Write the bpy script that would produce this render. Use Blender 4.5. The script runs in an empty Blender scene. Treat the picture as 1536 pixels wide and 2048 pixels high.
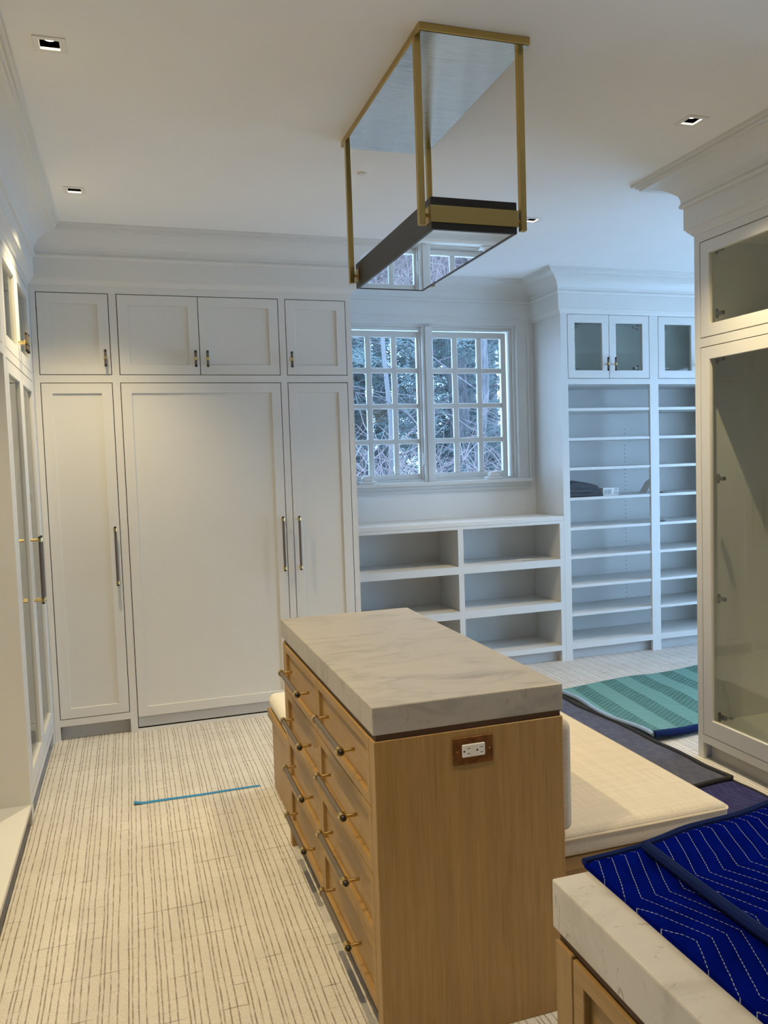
import bpy, bmesh, math, random
from mathutils import Vector, Matrix
random.seed(7)
S = bpy.context.scene
COL = S.collection
PI = math.pi
# ------------------------------------------------------------------ camera
cd = bpy.data.cameras.new('camera'); cam = bpy.data.objects.new('camera', cd); COL.objects.link(cam)
R_ = Vector((0.95189507, -0.30465455, -0.03288424)); U_ = Vector((0.05020895, 0.04920579, 0.99752587)); F_ = Vector((0.3022827, 0.95119104, -0.06213514))
cam.matrix_world = Matrix(((R_.x, U_.x, -F_.x, 0), (R_.y, U_.y, -F_.y, 0), (R_.z, U_.z, -F_.z, 1.5), (0, 0, 0, 1)))
cd.sensor_fit = 'VERTICAL'; cd.sensor_height = 36; cd.lens = 1594.33 * 36 / 2048; cd.clip_start = 0.02; cd.clip_end = 200
S.camera = cam
# ------------------------------------------------------------------ world and exposure
W = bpy.data.worlds.new('sky'); S.world = W; W.use_nodes = True
bg = W.node_tree.nodes['Background']; bg.inputs[0].default_value = (0.40, 0.65, 1.0, 1); bg.inputs[1].default_value = 7.8
S.view_settings.view_transform = 'Standard'; S.view_settings.look = 'None'; S.view_settings.gamma = 1.0
S.view_settings.use_curve_mapping = False; S.view_settings.exposure = 0.0
DOWNLIGHT_W = 108.0
DOWNLIGHT_C = (1.0, 0.80, 0.455)
# ------------------------------------------------------------------ measured layout (metres)
H = 2.811; XL = -0.466; YB = 4.729; YW = 5.523; EX = 2.993; EY = 5.108; RX = 2.614; RY = 3.22
XW0, XW1, YREAR = -1.08, 5.60, -3.6
UT, UB, LT, LB = 2.484, 2.035, 1.994, 0.12
# ------------------------------------------------------------------ materials
def mat(name, col, rough=0.5, metal=0.0, spec=0.5):
    m = bpy.data.materials.new(name); m.use_nodes = True
    b = m.node_tree.nodes['Principled BSDF']
    b.inputs['Base Color'].default_value = (*col, 1); b.inputs['Roughness'].default_value = rough
    b.inputs['Metallic'].default_value = metal; b.inputs['Specular IOR Level'].default_value = spec
    return m
class N:
    def __init__(s, m): s.m = m; s.t = m.node_tree; s.b = s.t.nodes['Principled BSDF']
    def n(s, typ, **k):
        o = s.t.nodes.new(typ)
        for a, v in k.items(): setattr(o, a, v)
        return o
    def l(s, a, b): s.t.links.new(a, b)
    def math(s, op, a, b=None, c=None):
        o = s.n('ShaderNodeMath', operation=op)
        for i, v in enumerate((a, b, c)):
            if v is None: continue
            if isinstance(v, (int, float)): o.inputs[i].default_value = v
            else: s.l(v, o.inputs[i])
        return o.outputs[0]
    def coord(s, scale=(1, 1, 1), obj=False):
        c = s.n('ShaderNodeNewGeometry').outputs['Position'] if not obj else s.n('ShaderNodeTexCoord').outputs['Object']
        mp = s.n('ShaderNodeMapping'); mp.inputs['Scale'].default_value = scale; s.l(c, mp.inputs[0]); return mp.outputs[0]
    def noise(s, vec, scale, detail=4, rough=0.55, dist=0):
        o = s.n('ShaderNodeTexNoise'); o.inputs['Scale'].default_value = scale; o.inputs['Detail'].default_value = detail
        o.inputs['Roughness'].default_value = rough; o.inputs['Distortion'].default_value = dist
        s.l(vec, o.inputs['Vector']); return o.outputs['Fac']
    def ramp(s, fac, stops, interp='LINEAR'):
        o = s.n('ShaderNodeValToRGB'); cr = o.color_ramp; cr.interpolation = interp
        while len(cr.elements) < len(stops): cr.elements.new(0.5)
        for e, (p, c) in zip(cr.elements, stops): e.position = p; e.color = (*c, 1) if len(c) == 3 else c
        s.l(fac, o.inputs[0]); return o.outputs[0]
    def mix(s, fac, a, b, typ='MIX'):
        o = s.n('ShaderNodeMix', data_type='RGBA', blend_type=typ)
        for i, v in ((0, fac), (6, a), (7, b)):
            if isinstance(v, (int, float)): o.inputs[i].default_value = v
            elif isinstance(v, tuple): o.inputs[i].default_value = (*v, 1)
            else: s.l(v, o.inputs[i])
        return o.outputs[2]
    def col(s, c): s.l(c, s.b.inputs['Base Color'])
    def bump(s, h, strength=0.3, dist=0.002):
        o = s.n('ShaderNodeBump'); o.inputs['Strength'].default_value = strength; o.inputs['Distance'].default_value = dist
        s.l(h, o.inputs['Height']); s.l(o.outputs[0], s.b.inputs['Normal'])
def paint(name, col, rough):
    m = mat(name, col, rough); q = N(m); v = q.coord()
    nz = q.noise(v, 3, 3); q.col(q.ramp(nz, [(0.3, tuple(c * 0.975 for c in col)), (0.7, col)]))
    q.bump(q.noise(v, 180, 2), 0.06, 0.0005); return m
M_ceil = paint('ceiling_paint', (0.90, 0.89, 0.87), 0.85)
M_wall = paint('wall_paint', (0.86, 0.855, 0.835), 0.6)
M_cab = paint('cabinet_paint', (0.76, 0.75, 0.715), 0.38)
M_dark = mat('recess_shade', (0.012, 0.011, 0.010), 0.8)  # near-black colour stands in for shade behind door gaps and under the deck
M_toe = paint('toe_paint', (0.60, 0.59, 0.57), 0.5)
def wood(name, axis):
    m = mat(name, (0.4, 0.27, 0.13), 0.42); q = N(m)
    sc = {'z': (26, 26, 1.4), 'y': (26, 1.4, 26)}[axis]
    v = q.coord(sc); a = q.noise(v, 2.2, 5, 0.6, 0.4)
    v2 = q.coord(tuple(x * 6 if x > 2 else x * 2 for x in sc)); b = q.noise(v2, 3.0, 2)
    c = q.ramp(a, [(0.25, (0.29, 0.165, 0.048)), (0.55, (0.38, 0.225, 0.072)), (0.8, (0.44, 0.27, 0.095))])
    q.col(q.mix(0.25, c, q.ramp(b, [(0.3, (0.25, 0.135, 0.042)), (0.6, (0.48, 0.295, 0.12))])))
    q.bump(b, 0.12, 0.0006); return m
M_woodz = wood('oak_vertical', 'z'); M_woody = wood('oak_horizontal', 'y')
M_gap = mat('oak_shadow_line', (0.10, 0.045, 0.02), 0.6)  # dark brown stands in for shade between drawers and below the marble
def marble(name, base, dark, fleck):
    m = mat(name, base, 0.36, 0, 0.35); q = N(m)
    v = q.coord((2.6, 7, 5)); a = q.noise(v, 1.5, 7, 0.60, 1.2)
    w = q.coord((2, 5, 3)); b = q.noise(w, 0.9, 4, 0.5, 0.5)
    c = q.ramp(a, [(0.28, dark), (0.50, base), (0.75, tuple(min(1, x * 1.06) for x in base))])
    c = q.mix(q.math('MULTIPLY', b, 0.30), c, dark)
    x = q.coord((26, 55, 20)); f = q.noise(x, 1.0, 3, 0.6, 1.5)
    msk = q.ramp(f, [(0.64, (0, 0, 0)), (0.72, (1, 1, 1))])
    q.col(q.mix(q.math('MULTIPLY', msk, fleck), c, tuple(x * 0.55 for x in dark))); return m
M_marble = marble('veined_marble', (0.46, 0.425, 0.375), (0.30, 0.275, 0.245), 0.30)
M_marble2 = marble('speckled_marble', (0.68, 0.64, 0.58), (0.50, 0.46, 0.41), 0.75)
M_brass = mat('satin_brass', (0.50, 0.36, 0.13), 0.30, 1.0)
M_brass2 = mat('polished_brass', (0.70, 0.54, 0.26), 0.22, 1.0)
M_plate = mat('canopy_brass_sheet', (0.74, 0.70, 0.60), 0.10, 1.0)
q = N(M_plate); q.bump(q.noise(q.coord((3, 1400, 1)), 1, 1), 0.45, 0.0005)
M_black = mat('black_metal', (0.016, 0.014, 0.012), 0.35)
M_bronze = mat('bronze_grip', (0.13, 0.105, 0.085), 0.45)
M_oldbrass = mat('antique_plate', (0.16, 0.062, 0.018), 0.45, 0.6)
q = N(M_oldbrass); q.col(q.ramp(q.noise(q.coord((30, 30, 30)), 1.5, 4), [(0.3, (0.09, 0.03, 0.01)), (0.7, (0.27, 0.11, 0.03))]))
M_chrome = mat('hinge_steel', (0.22, 0.21, 0.20), 0.35, 1.0)
M_white = mat('white_plastic', (0.82, 0.81, 0.78), 0.35)
M_hole = mat('socket_slot', (0.02, 0.018, 0.015), 0.7)
def glass(name, tint=(1, 1, 1), ior=1.5, k=1.0):
    m = bpy.data.materials.new(name); m.use_nodes = True; t = m.node_tree; t.nodes.clear()
    o = t.nodes.new('ShaderNodeOutputMaterial'); mx = t.nodes.new('ShaderNodeMixShader'); tr = t.nodes.new('ShaderNodeBsdfTransparent')
    gl = t.nodes.new('ShaderNodeBsdfGlossy'); gl.inputs['Roughness'].default_value = 0.0; tr.inputs[0].default_value = (*tint, 1)
    fr = t.nodes.new('ShaderNodeFresnel'); ge = t.nodes.new('ShaderNodeNewGeometry'); mr = t.nodes.new('ShaderNodeMapRange')   # both faces of the pane reflect as air-to-glass
    mr.inputs[3].default_value = ior; mr.inputs[4].default_value = 1 / ior; t.links.new(ge.outputs['Backfacing'], mr.inputs[0]); t.links.new(mr.outputs[0], fr.inputs[0])
    t.links.new(fr.outputs[0], mx.inputs[0]); t.links.new(tr.outputs[0], mx.inputs[1]); t.links.new(gl.outputs[0], mx.inputs[2]); t.links.new(mx.outputs[0], o.inputs[0])
    return m
M_glass = glass('cabinet_glass', (0.93, 0.95, 0.92)); M_wglass = glass('window_glass', (0.98, 0.99, 1.0))
M_lens = mat('polished_lens', (0.92, 0.90, 0.86), 0.012, 1.0)
def fabric(name, c1, c2, sc=320, rough=0.9, bump=0.5):
    m = mat(name, c1, rough, 0, 0.2); q = N(m); v = q.coord()
    wv = q.n('ShaderNodeTexWave', wave_type='BANDS', bands_direction='X'); wv.inputs['Scale'].default_value = sc / 6.3; wv.inputs['Distortion'].default_value = 1.2; wv.inputs['Detail'].default_value = 2; q.l(v, wv.inputs[0])
    wy = q.n('ShaderNodeTexWave', wave_type='BANDS', bands_direction='Y'); wy.inputs['Scale'].default_value = sc / 6.3; wy.inputs['Distortion'].default_value = 1.2; wy.inputs['Detail'].default_value = 2; q.l(v, wy.inputs[0])
    s1 = q.noise(q.coord((4, 160, 160)), 1.0, 3); s2 = q.noise(q.coord((160, 4, 160)), 1.0, 3)
    h = q.math('ADD', q.math('MULTIPLY', q.math('ADD', wv.outputs['Fac'], wy.outputs['Fac']), 0.10), q.math('MULTIPLY', q.math('ADD', s1, s2), 0.40))
    q.col(q.ramp(h, [(0.22, c2), (0.66, c1)])); q.bump(h, bump * .5, 0.0012); return m
M_linen = fabric('linen_upholstery', (0.66, 0.60, 0.515), (0.48, 0.425, 0.35))
M_linen2 = fabric('pale_linen_upholstery', (0.80, 0.76, 0.68), (0.66, 0.61, 0.53))
M_piping = mat('linen_piping', (0.64, 0.56, 0.46), 0.9)
M_cloth = fabric('grey_felt', (0.10, 0.11, 0.125), (0.055, 0.06, 0.07), 200)
def tri(q, x, period, ph):
    f = q.math('FRACT', q.math('ADD', q.math('DIVIDE', x, period), ph)); return q.math('ABSOLUTE', q.math('SUBTRACT', q.math('MULTIPLY', f, 2), 1))  # 1..0..1
def quilt(name, c1, c2, stitch, spacing, period, amp, along, ph, depth=0.4):
    m = mat(name, c1, 0.9, 0, 0.0); q = N(m)
    sep = q.n('ShaderNodeSeparateXYZ'); q.l(q.coord(), sep.inputs[0])
    a, b = (sep.outputs[0], sep.outputs[1]) if along == 'y' else (sep.outputs[1], sep.outputs[0])
    wob = q.math('MULTIPLY', q.math('SUBTRACT', q.noise(q.coord((9, 9, 9)), 1.5, 2), 0.5), 0.006)
    w = q.math('ADD', q.math('SUBTRACT', a, q.math('MULTIPLY', tri(q, b, period, ph), amp)), wob)
    f = q.math('FRACT', q.math('DIVIDE', w, spacing)); d = q.math('ABSOLUTE', q.math('SUBTRACT', f, 0.5))  # .5 at the seam
    line = q.math('GREATER_THAN', d, 0.5 - 0.00055 / spacing)
    dash = q.math('GREATER_THAN', q.math('FRACT', q.math('DIVIDE', b, 0.0062)), 0.32)
    nz = q.noise(q.coord((12, 12, 12)), 2, 4)
    c = q.ramp(nz, [(0.3, c2), (0.7, c1)])
    q.col(q.mix(q.math('MULTIPLY', line, dash), c, stitch))
    q.bump(q.math('SUBTRACT', 1, q.math('POWER', q.math('MULTIPLY', d, 2), 3)), depth, 0.006); return m
M_navy = quilt('navy_quilt', (0.0012, 0.007, 0.185), (0.001, 0.005, 0.13), (0.34, 0.37, 0.46), 0.0222, 0.21, 0.046, 'y', 0.31)
M_navyb = fabric('navy_binding', (0.004, 0.016, 0.10), (0.002, 0.010, 0.07), 300)
M_purple = quilt('faded_navy_quilt', (0.050, 0.050, 0.15), (0.035, 0.036, 0.11), (0.20, 0.20, 0.30), 0.035, 0.3, 0.06, 'y', 0.2)
M_grey = quilt('charcoal_quilt', (0.115, 0.12, 0.16), (0.08, 0.085, 0.12), (0.14, 0.14, 0.18), 0.05, 0.25, 0.05, 'y', 0.1, 0.6)
M_binding = mat('black_binding', (0.015, 0.015, 0.02), 0.8)
M_blueb = mat('pale_blue_binding', (0.30, 0.42, 0.60), 0.75)
def green_quilt():
    m = mat('green_quilt', (0.08, 0.25, 0.22), 0.85, 0, 0.25); q = N(m)
    sep = q.n('ShaderNodeSeparateXYZ'); q.l(q.coord(), sep.inputs[0]); x, y = sep.outputs[0], sep.outputs[1]
    u = q.math('ADD', q.math('MULTIPLY', x, 0.80), q.math('MULTIPLY', y, -0.10)); per = 0.185
    t = tri(q, u, per, 0.1); band = q.math('GREATER_THAN', q.math('FRACT', q.math('ADD', q.math('DIVIDE', u, per), 0.1)), 0.5)
    w = q.math('ADD', y, q.math('MULTIPLY', t, 0.085)); fr = q.math('FRACT', q.math('DIVIDE', w, 0.036)); d = q.math('ABSOLUTE', q.math('SUBTRACT', fr, 0.5))
    line = q.math('GREATER_THAN', d, 0.38)
    nz = q.noise(q.coord((6, 6, 6)), 2, 4)
    c = q.ramp(nz, [(0.3, (0.070, 0.165, 0.150)), (0.7, (0.092, 0.215, 0.195))])
    c = q.mix(band, c, q.mix(line, (0.155, 0.325, 0.300), (0.118, 0.26, 0.24)))
    c = q.mix(q.math('MULTIPLY', line, 0.35), c, (0.045, 0.125, 0.115)); q.col(c)
    q.bump(q.math('SUBTRACT', 1, q.math('POWER', q.math('MULTIPLY', d, 2), 3)), 0.6, 0.008); return m
M_green = green_quilt()
def carpet():
    m = mat('striped_carpet', (0.5, 0.45, 0.38), 0.95, 0, 0.1); q = N(m)
    base = q.coord(); sep = q.n('ShaderNodeSeparateXYZ'); q.l(base, sep.inputs[0]); x, y = sep.outputs[0], sep.outputs[1]
    w1 = q.math('MULTIPLY', q.math('SUBTRACT', q.noise(q.coord((14, 3, 1)), 1, 2), 0.5), 0.010)
    fx = q.math('FRACT', q.math('DIVIDE', q.math('ADD', x, w1), 0.080))
    k, o = (1, 1, 1), (0, 0, 0)
    st = []
    for c, hw in ((0.06, .016), (0.20, .016), (0.42, .014), (0.68, .016)):
        st += [(c - hw - .018, o), (c - hw, k), (c + hw, k), (c + hw + .018, o)]
    lx = q.ramp(fx, st)
    br = q.ramp(q.noise(q.coord((60, 24, 1)), 1, 3), [(0.30, (0.25,) * 3), (0.58, (1, 1, 1))])
    w2 = q.math('MULTIPLY', q.math('SUBTRACT', q.noise(q.coord((3, 14, 1)), 1, 2), 0.5), 0.035)
    fy = q.math('FRACT', q.math('DIVIDE', q.math('ADD', y, w2), 0.098))
    ly = q.ramp(fy, [(0.0, o), (0.09, o), (0.105, k), (0.125, k), (0.14, o), (0.58, o), (0.592, (.6, .6, .6)), (0.605, o)])
    br2 = q.ramp(q.noise(q.coord((7, 30, 1)), 1, 3), [(0.50, o), (0.62, (0.9,) * 3)])
    fine = q.math('FRACT', q.math('DIVIDE', x, 0.0042)); fd = q.math('GREATER_THAN', fine, 0.72)
    fineb = q.ramp(q.noise(q.coord((180, 160, 1)), 1, 2), [(0.42, o), (0.62, k)])
    speck = q.ramp(q.noise(q.coord((220, 200, 1)), 1, 2), [(0.62, o), (0.72, k)])
    c = q.ramp(q.noise(q.coord((3, 3, 1)), 1.5, 4), [(0.3, (0.63, 0.60, 0.55)), (0.7, (0.72, 0.69, 0.64))])
    c = q.mix(q.math('MULTIPLY', q.math('MULTIPLY', fd, fineb), 0.55), c, (0.23, 0.185, 0.14))
    c = q.mix(q.math('MULTIPLY', speck, 0.42), c, (0.16, 0.12, 0.09))
    c = q.mix(q.math('MULTIPLY', q.math('MULTIPLY', lx, br), 0.78), c, (0.19, 0.145, 0.105))
    c = q.mix(q.math('MULTIPLY', q.math('MULTIPLY', ly, br2), 0.75), c, (0.13, 0.10, 0.075)); q.col(c)
    hgt = q.math('SUBTRACT', q.noise(q.coord((260, 200, 1)), 1, 2), q.math('MULTIPLY', lx, 0.7))
    q.bump(hgt, 0.5, 0.002); return m
M_carpet = carpet()
M_tape = mat('blue_tape', (0.025, 0.25, 0.52), 0.5)
M_paper = mat('paper_white', (0.80, 0.80, 0.78), 0.7)
M_ink = mat('box_print', (0.30, 0.32, 0.36), 0.7)
M_bark = mat('bark', (0.17, 0.14, 0.125), 0.95); q = N(M_bark)
bk = q.noise(q.coord((14, 14, 2.5)), 2, 5); q.col(q.ramp(bk, [(0.3, (0.06, 0.058, 0.062)), (0.7, (0.21, 0.195, 0.205))])); q.bump(bk, 0.8, 0.02)
M_pale = mat('pale_bark', (0.15, 0.145, 0.15), 0.9)
M_needle = mat('pine_needles', (0.115, 0.160, 0.155), 0.8)
M_twig = mat('reddish_twigs', (0.24, 0.185, 0.185), 0.9)
M_ground = mat('pale_ground', (0.16, 0.12, 0.10), 0.95)
q = N(M_ground); q.col(q.ramp(q.noise(q.coord((1, 1, 1)), 6, 5), [(0.35, (0.34, 0.31, 0.28)), (0.65, (0.50, 0.47, 0.43))]))  # ground colour lightened so it bounces more daylight up to the ceiling
def emit(name, c, s):
    m = bpy.data.materials.new(name); m.use_nodes = True; t = m.node_tree; t.nodes.clear()
    o = t.nodes.new('ShaderNodeOutputMaterial'); e = t.nodes.new('ShaderNodeEmission'); e.inputs[0].default_value = (*c, 1); e.inputs[1].default_value = s; t.links.new(e.outputs[0], o.inputs[0]); return m
M_lamp = emit('lamp_lens', (1.0, 0.86, 0.66), 14)
# ------------------------------------------------------------------ mesh helpers
def tag(o, label=None, cat=None, group=None, kind=None):
    for k, v in (('label', label), ('category', cat), ('group', group), ('kind', kind)):
        if v: o[k] = v
    return o
def empty(name, loc, label, cat, group=None, kind=None):
    o = bpy.data.objects.new(name, None); COL.objects.link(o); o.location = loc; o.empty_display_size = 0.05
    return tag(o, label, cat, group, kind)
def top(o):
    while o.parent is not None: o = o.parent
    return o
class MB:
    """collects world-space geometry through an optional (u, v, z) mapping and links it as one mesh object"""
    def __init__(s, m=None): s.bm = bmesh.new(); s.m = m or (lambda u, v, z: (u, v, z)); s.smooth = False
    def P(s, p): return s.bm.verts.new(s.m(*p))
    def box(s, u0, v0, z0, u1, v1, z1):
        q = [s.P((u, v, z)) for u in (u0, u1) for v in (v0, v1) for z in (z0, z1)]
        for f in ((0, 1, 3, 2), (4, 6, 7, 5), (0, 4, 5, 1), (2, 3, 7, 6), (0, 2, 6, 4), (1, 5, 7, 3)): s.bm.faces.new([q[i] for i in f])
        return s
    def ring(s, o, i, v0, v1):
        """rectangular frame between outer (u0,z0,u1,z1) and inner rectangles, v0..v1 deep"""
        def cs(r, v): return [s.P((r[0], v, r[1])), s.P((r[2], v, r[1])), s.P((r[2], v, r[3])), s.P((r[0], v, r[3]))]
        a, b, c, d = cs(o, v0), cs(i, v0), cs(o, v1), cs(i, v1)
        for k in range(4):
            n = (k + 1) % 4
            for f in ((a[k], a[n], b[n], b[k]), (c[k], d[k], d[n], c[n]), (a[k], c[k], c[n], a[n]), (b[k], b[n], d[n], d[k])): s.bm.faces.new(f)
        return s
    def tube(s, pts, r, seg=10, cap=True):
        pts = [Vector(s.m(*p)) for p in pts]; rs = r if isinstance(r, (list, tuple)) else [r] * len(pts); rings = []
        nrm = None
        for k, p in enumerate(pts):
            d = (pts[min(k + 1, len(pts) - 1)] - pts[max(k - 1, 0)]).normalized()
            if nrm is None: nrm = d.orthogonal().normalized()
            else:
                nrm = (nrm - d * nrm.dot(d)); nrm = nrm.normalized() if nrm.length > 1e-6 else d.orthogonal().normalized()
            bn = d.cross(nrm)
            rings.append([s.bm.verts.new(p + (nrm * math.cos(2 * PI * j / seg) + bn * math.sin(2 * PI * j / seg)) * rs[k]) for j in range(seg)])
        for a, b in zip(rings, rings[1:]):
            for j in range(seg): s.bm.faces.new((a[j], a[(j + 1) % seg], b[(j + 1) % seg], b[j]))
        if cap and seg > 2:
            s.bm.faces.new(rings[0][::-1]); s.bm.faces.new(rings[-1])
        s.smooth = True
        return s
    def sweep(s, path, prof, closed_caps=True):
        """profile of (out, z) carried along a plan polyline; out is to the right of travel, corners mitred"""
        n = len(path); rows = []
        for k, (x, y) in enumerate(path):
            def nr(a, b):
                d = Vector((b[0] - a[0], b[1] - a[1])).normalized(); return Vector((d.y, -d.x))
            if k == 0: m = nr(path[0], path[1])
            elif k == n - 1: m = nr(path[-2], path[-1])
            else:
                a, b = nr(path[k - 1], path[k]), nr(path[k], path[k + 1]); m = (a + b) / (1 + a.dot(b))
            rows.append([s.P((x + m.x * p, y + m.y * p, z)) for p, z in prof])
        for a, b in zip(rows, rows[1:]):
            for j in range(len(prof)): s.bm.faces.new((a[j], a[(j + 1) % len(prof)], b[(j + 1) % len(prof)], b[j]))
        s.bm.faces.new(rows[0]); s.bm.faces.new(rows[-1][::-1])
        return s
    def build(s, name, m, parent=None, bevel=0, label=None, kind=None, cat=None, group=None, seg=1, recalc=True):
        bm = s.bm
        if recalc: bmesh.ops.recalc_face_normals(bm, faces=bm.faces)
        if bevel: bmesh.ops.bevel(bm, geom=[e for e in bm.edges if e.is_manifold and e.calc_face_angle(0) > 0.6], offset=bevel, segments=seg, affect='EDGES', profile=0.5)
        if parent is not None:
            off = top(parent).location
            for v in bm.verts: v.co -= off
        me = bpy.data.meshes.new(name); bm.to_mesh(me); bm.free()
        if s.smooth:
            me.polygons.foreach_set('use_smooth', [True] * len(me.polygons))
            try: me.set_sharp_from_angle(angle=0.7)
            except Exception: pass
        me.materials.append(m)
        o = bpy.data.objects.new(name, me); COL.objects.link(o)
        if parent is not None: o.parent = parent
        return tag(o, label, cat, group, kind)
def copy_tree(o, parent=None):
    c = o.copy(); COL.objects.link(c)
    if parent is not None: c.parent = parent
    for ch in list(o.children): copy_tree(ch, c)
    return c
BACK = lambda u, v, z: (u, YB + v, z)
LEFT = lambda u, v, z: (XL - v, u, z)
RIGHT = lambda u, v, z: (RX + v, u, z)
FAR = lambda u, v, z: (u, EY + v, z)
# ------------------------------------------------------------------ room shell
def slab_with_holes(name, x0, x1, y0, y1, z0, z1, holes, m, label):
    xs = sorted({x0, x1, *[h[0] for h in holes], *[h[2] for h in holes]}); ys = sorted({y0, y1, *[h[1] for h in holes], *[h[3] for h in holes]})
    b = MB(); bm = b.bm; vs = {}
    def V(i, j, k):
        if (i, j, k) not in vs: vs[i, j, k] = bm.verts.new((xs[i], ys[j], (z0, z1)[k]))
        return vs[i, j, k]
    def hole(i, j):
        if i < 0 or j < 0 or i >= len(xs) - 1 or j >= len(ys) - 1: return True
        cx, cy = (xs[i] + xs[i + 1]) / 2, (ys[j] + ys[j + 1]) / 2
        return any(h[0] < cx < h[2] and h[1] < cy < h[3] for h in holes)
    for i in range(len(xs) - 1):
        for j in range(len(ys) - 1):
            if hole(i, j): continue
            for k in (0, 1): bm.faces.new([V(i, j, k), V(i + 1, j, k), V(i + 1, j + 1, k), V(i, j + 1, k)])
            for di, dj, a, c in ((-1, 0, (i, j), (i, j + 1)), (1, 0, (i + 1, j), (i + 1, j + 1)), (0, -1, (i, j), (i + 1, j)), (0, 1, (i, j + 1), (i + 1, j + 1))):
                if hole(i + di, j + dj): bm.faces.new([V(*a, 0), V(*c, 0), V(*c, 1), V(*a, 1)])
    return b.build(name, m, kind='structure', label=label)
LIGHTS = [(-0.165, 2.704), (-0.175, 4.041), (2.194, 2.711), (2.192, 4.025), (-0.165, 1.36), (2.194, 1.36)]
A_ = 0.030
slab_with_holes('ceiling', XW0 - .1, XW1 + .1, YREAR - .1, YW + .14, H, H + 0.1, [(x - A_, y - A_, x + A_, y + A_) for x, y in LIGHTS], M_ceil, 'plain off-white painted ceiling with recessed square lights')
MB().box(XW0 - .1, YREAR - .1, -0.1, XW1 + .1, YW + .14, 0.0).build('floor', M_carpet, kind='structure', label='cream carpet with thin brown broken stripes')
SY0, SY1, SZ0, SZ1 = 1.10, 4.75, 0.08, 2.44
WX0, WX1, WZ0, WZ1 = 1.413, 2.847, 1.345, 2.500
def wall_xz(name, y0, y1, x0, x1, hole, label):
    b = MB()
    if hole: b.ring((x0, 0, x1, H), hole, y0, y1)
    else: b.box(x0, y0, 0, x1, y1, H)
    return b.build(name, M_wall, kind='structure', label=label)
wall_xz('wall_far', YW, YW + .14, XW0 - .1, XW1 + .1, (WX0, WZ0, WX1, WZ1), 'white wall holding the gridded window')
wall_xz('wall_rear', YREAR - .1, YREAR, XW0 - .1, XW1 + .1, None, 'plain white wall opposite the window')
MB().box(XW0 - .1, YREAR, 0, XW0, YW, H).build('wall_left', M_wall, kind='structure', label='white wall behind the left cabinets')
MB(lambda u, v, z: (v, u, z)).ring((YREAR, 0, YW, H), (SY0, SZ0, SY1, SZ1), XW1, XW1 + .1).build('wall_right', M_wall, kind='structure', label='white wall with a tall window on the far right')
# crown mouldings
CROWN = [(0, 2.521), (0.006, 2.524), (0.012, 2.534), (0.024, 2.546), (0.026, 2.553), (0.033, 2.556), (0.033, 2.655), (0.045, 2.659), (0.049, 2.668), (0.045, 2.678), (0.041, 2.684)]
for k in range(1, 9):
    t = k / 8 * PI / 2; CROWN.append((0.041 + 0.115 * (1 - math.cos(t)), 2.684 + 0.092 * math.sin(t)))
CROWN += [(0.158, 2.785), (0.168, 2.786), (0.168, 2.797), (0.183, 2.799), (0.183, H), (0, H)]
MB().sweep([(XL, YREAR + .001), (XL, YB), (1.334, YB), (1.334, YW), (EX, YW), (EX, EY), (XW1 - .001, EY)], CROWN).build('trim_1', M_cab, kind='structure', label='coved crown moulding over the left, back and far cabinets')
RC = [(p * 1.12 if p > .05 else p, z) for p, z in CROWN]
MB().sweep([(XW1 - .001, RY), (RX, RY), (RX, YREAR + .001)], RC).build('trim_2', M_cab, kind='structure', label='coved crown moulding over the right glass cabinet')
# ------------------------------------------------------------------ window with 24 panes
win = empty('window_1', (2.13, YW, WZ0), 'white double casement window divided into small panes, bare trees outside', None, kind='structure')
b = MB(); b.ring((1.336, WZ0 - .03, 2.946, 2.581), (WX0, WZ0, WX1, WZ1), YW - .018, YW)
b.ring((1.336, WZ0 - .03, 2.946, 2.581), (1.345, WZ0 - .02, 2.930, 2.566), YW - .028, YW - .018).build('casing', M_cab, win, 0.002)
b = MB(); b.ring((WX0, WZ0, WX1, WZ1), (WX0 + .022, WZ0 + .012, WX1 - .022, WZ1 - .018), YW + .012, YW + .12)
b.ring((WX0 + .022, WZ0 + .012, WX1 - .022, WZ1 - .018), (WX0 + .044, WZ0 + .02, WX1 - .044, WZ1 - .036), YW + .028, YW + .12).build('jamb', M_cab, win, 0.002)
MX = 2.130
b = MB(); b.box(MX - .04, YW - .002, WZ0, MX + .04, YW + .12, WZ1 - .018); b.box(MX - .022, YW - .010, WZ0, MX + .022, YW, WZ1 - .018)
b.box(MX - .052, YW + .030, WZ0, MX + .052, YW + .10, WZ1 - .018).build('mullion', M_cab, win, 0.003)
b = MB(); b.box(1.336, YW - .065, 1.318, 2.940, YW + .02, WZ0 + .001).build('sill', M_cab, win, 0.005, seg=2)
b = MB(); b.box(1.336, YW - .035, 1.292, 2.925, YW, 1.318); b.box(1.336, YW - .022, 1.268, 2.918, YW, 1.292).build('apron', M_cab, win, 0.003)
ROWS = [(1.408, 1.628), (1.668, 1.887), (1.927, 2.147), (2.188, 2.408)]
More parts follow.
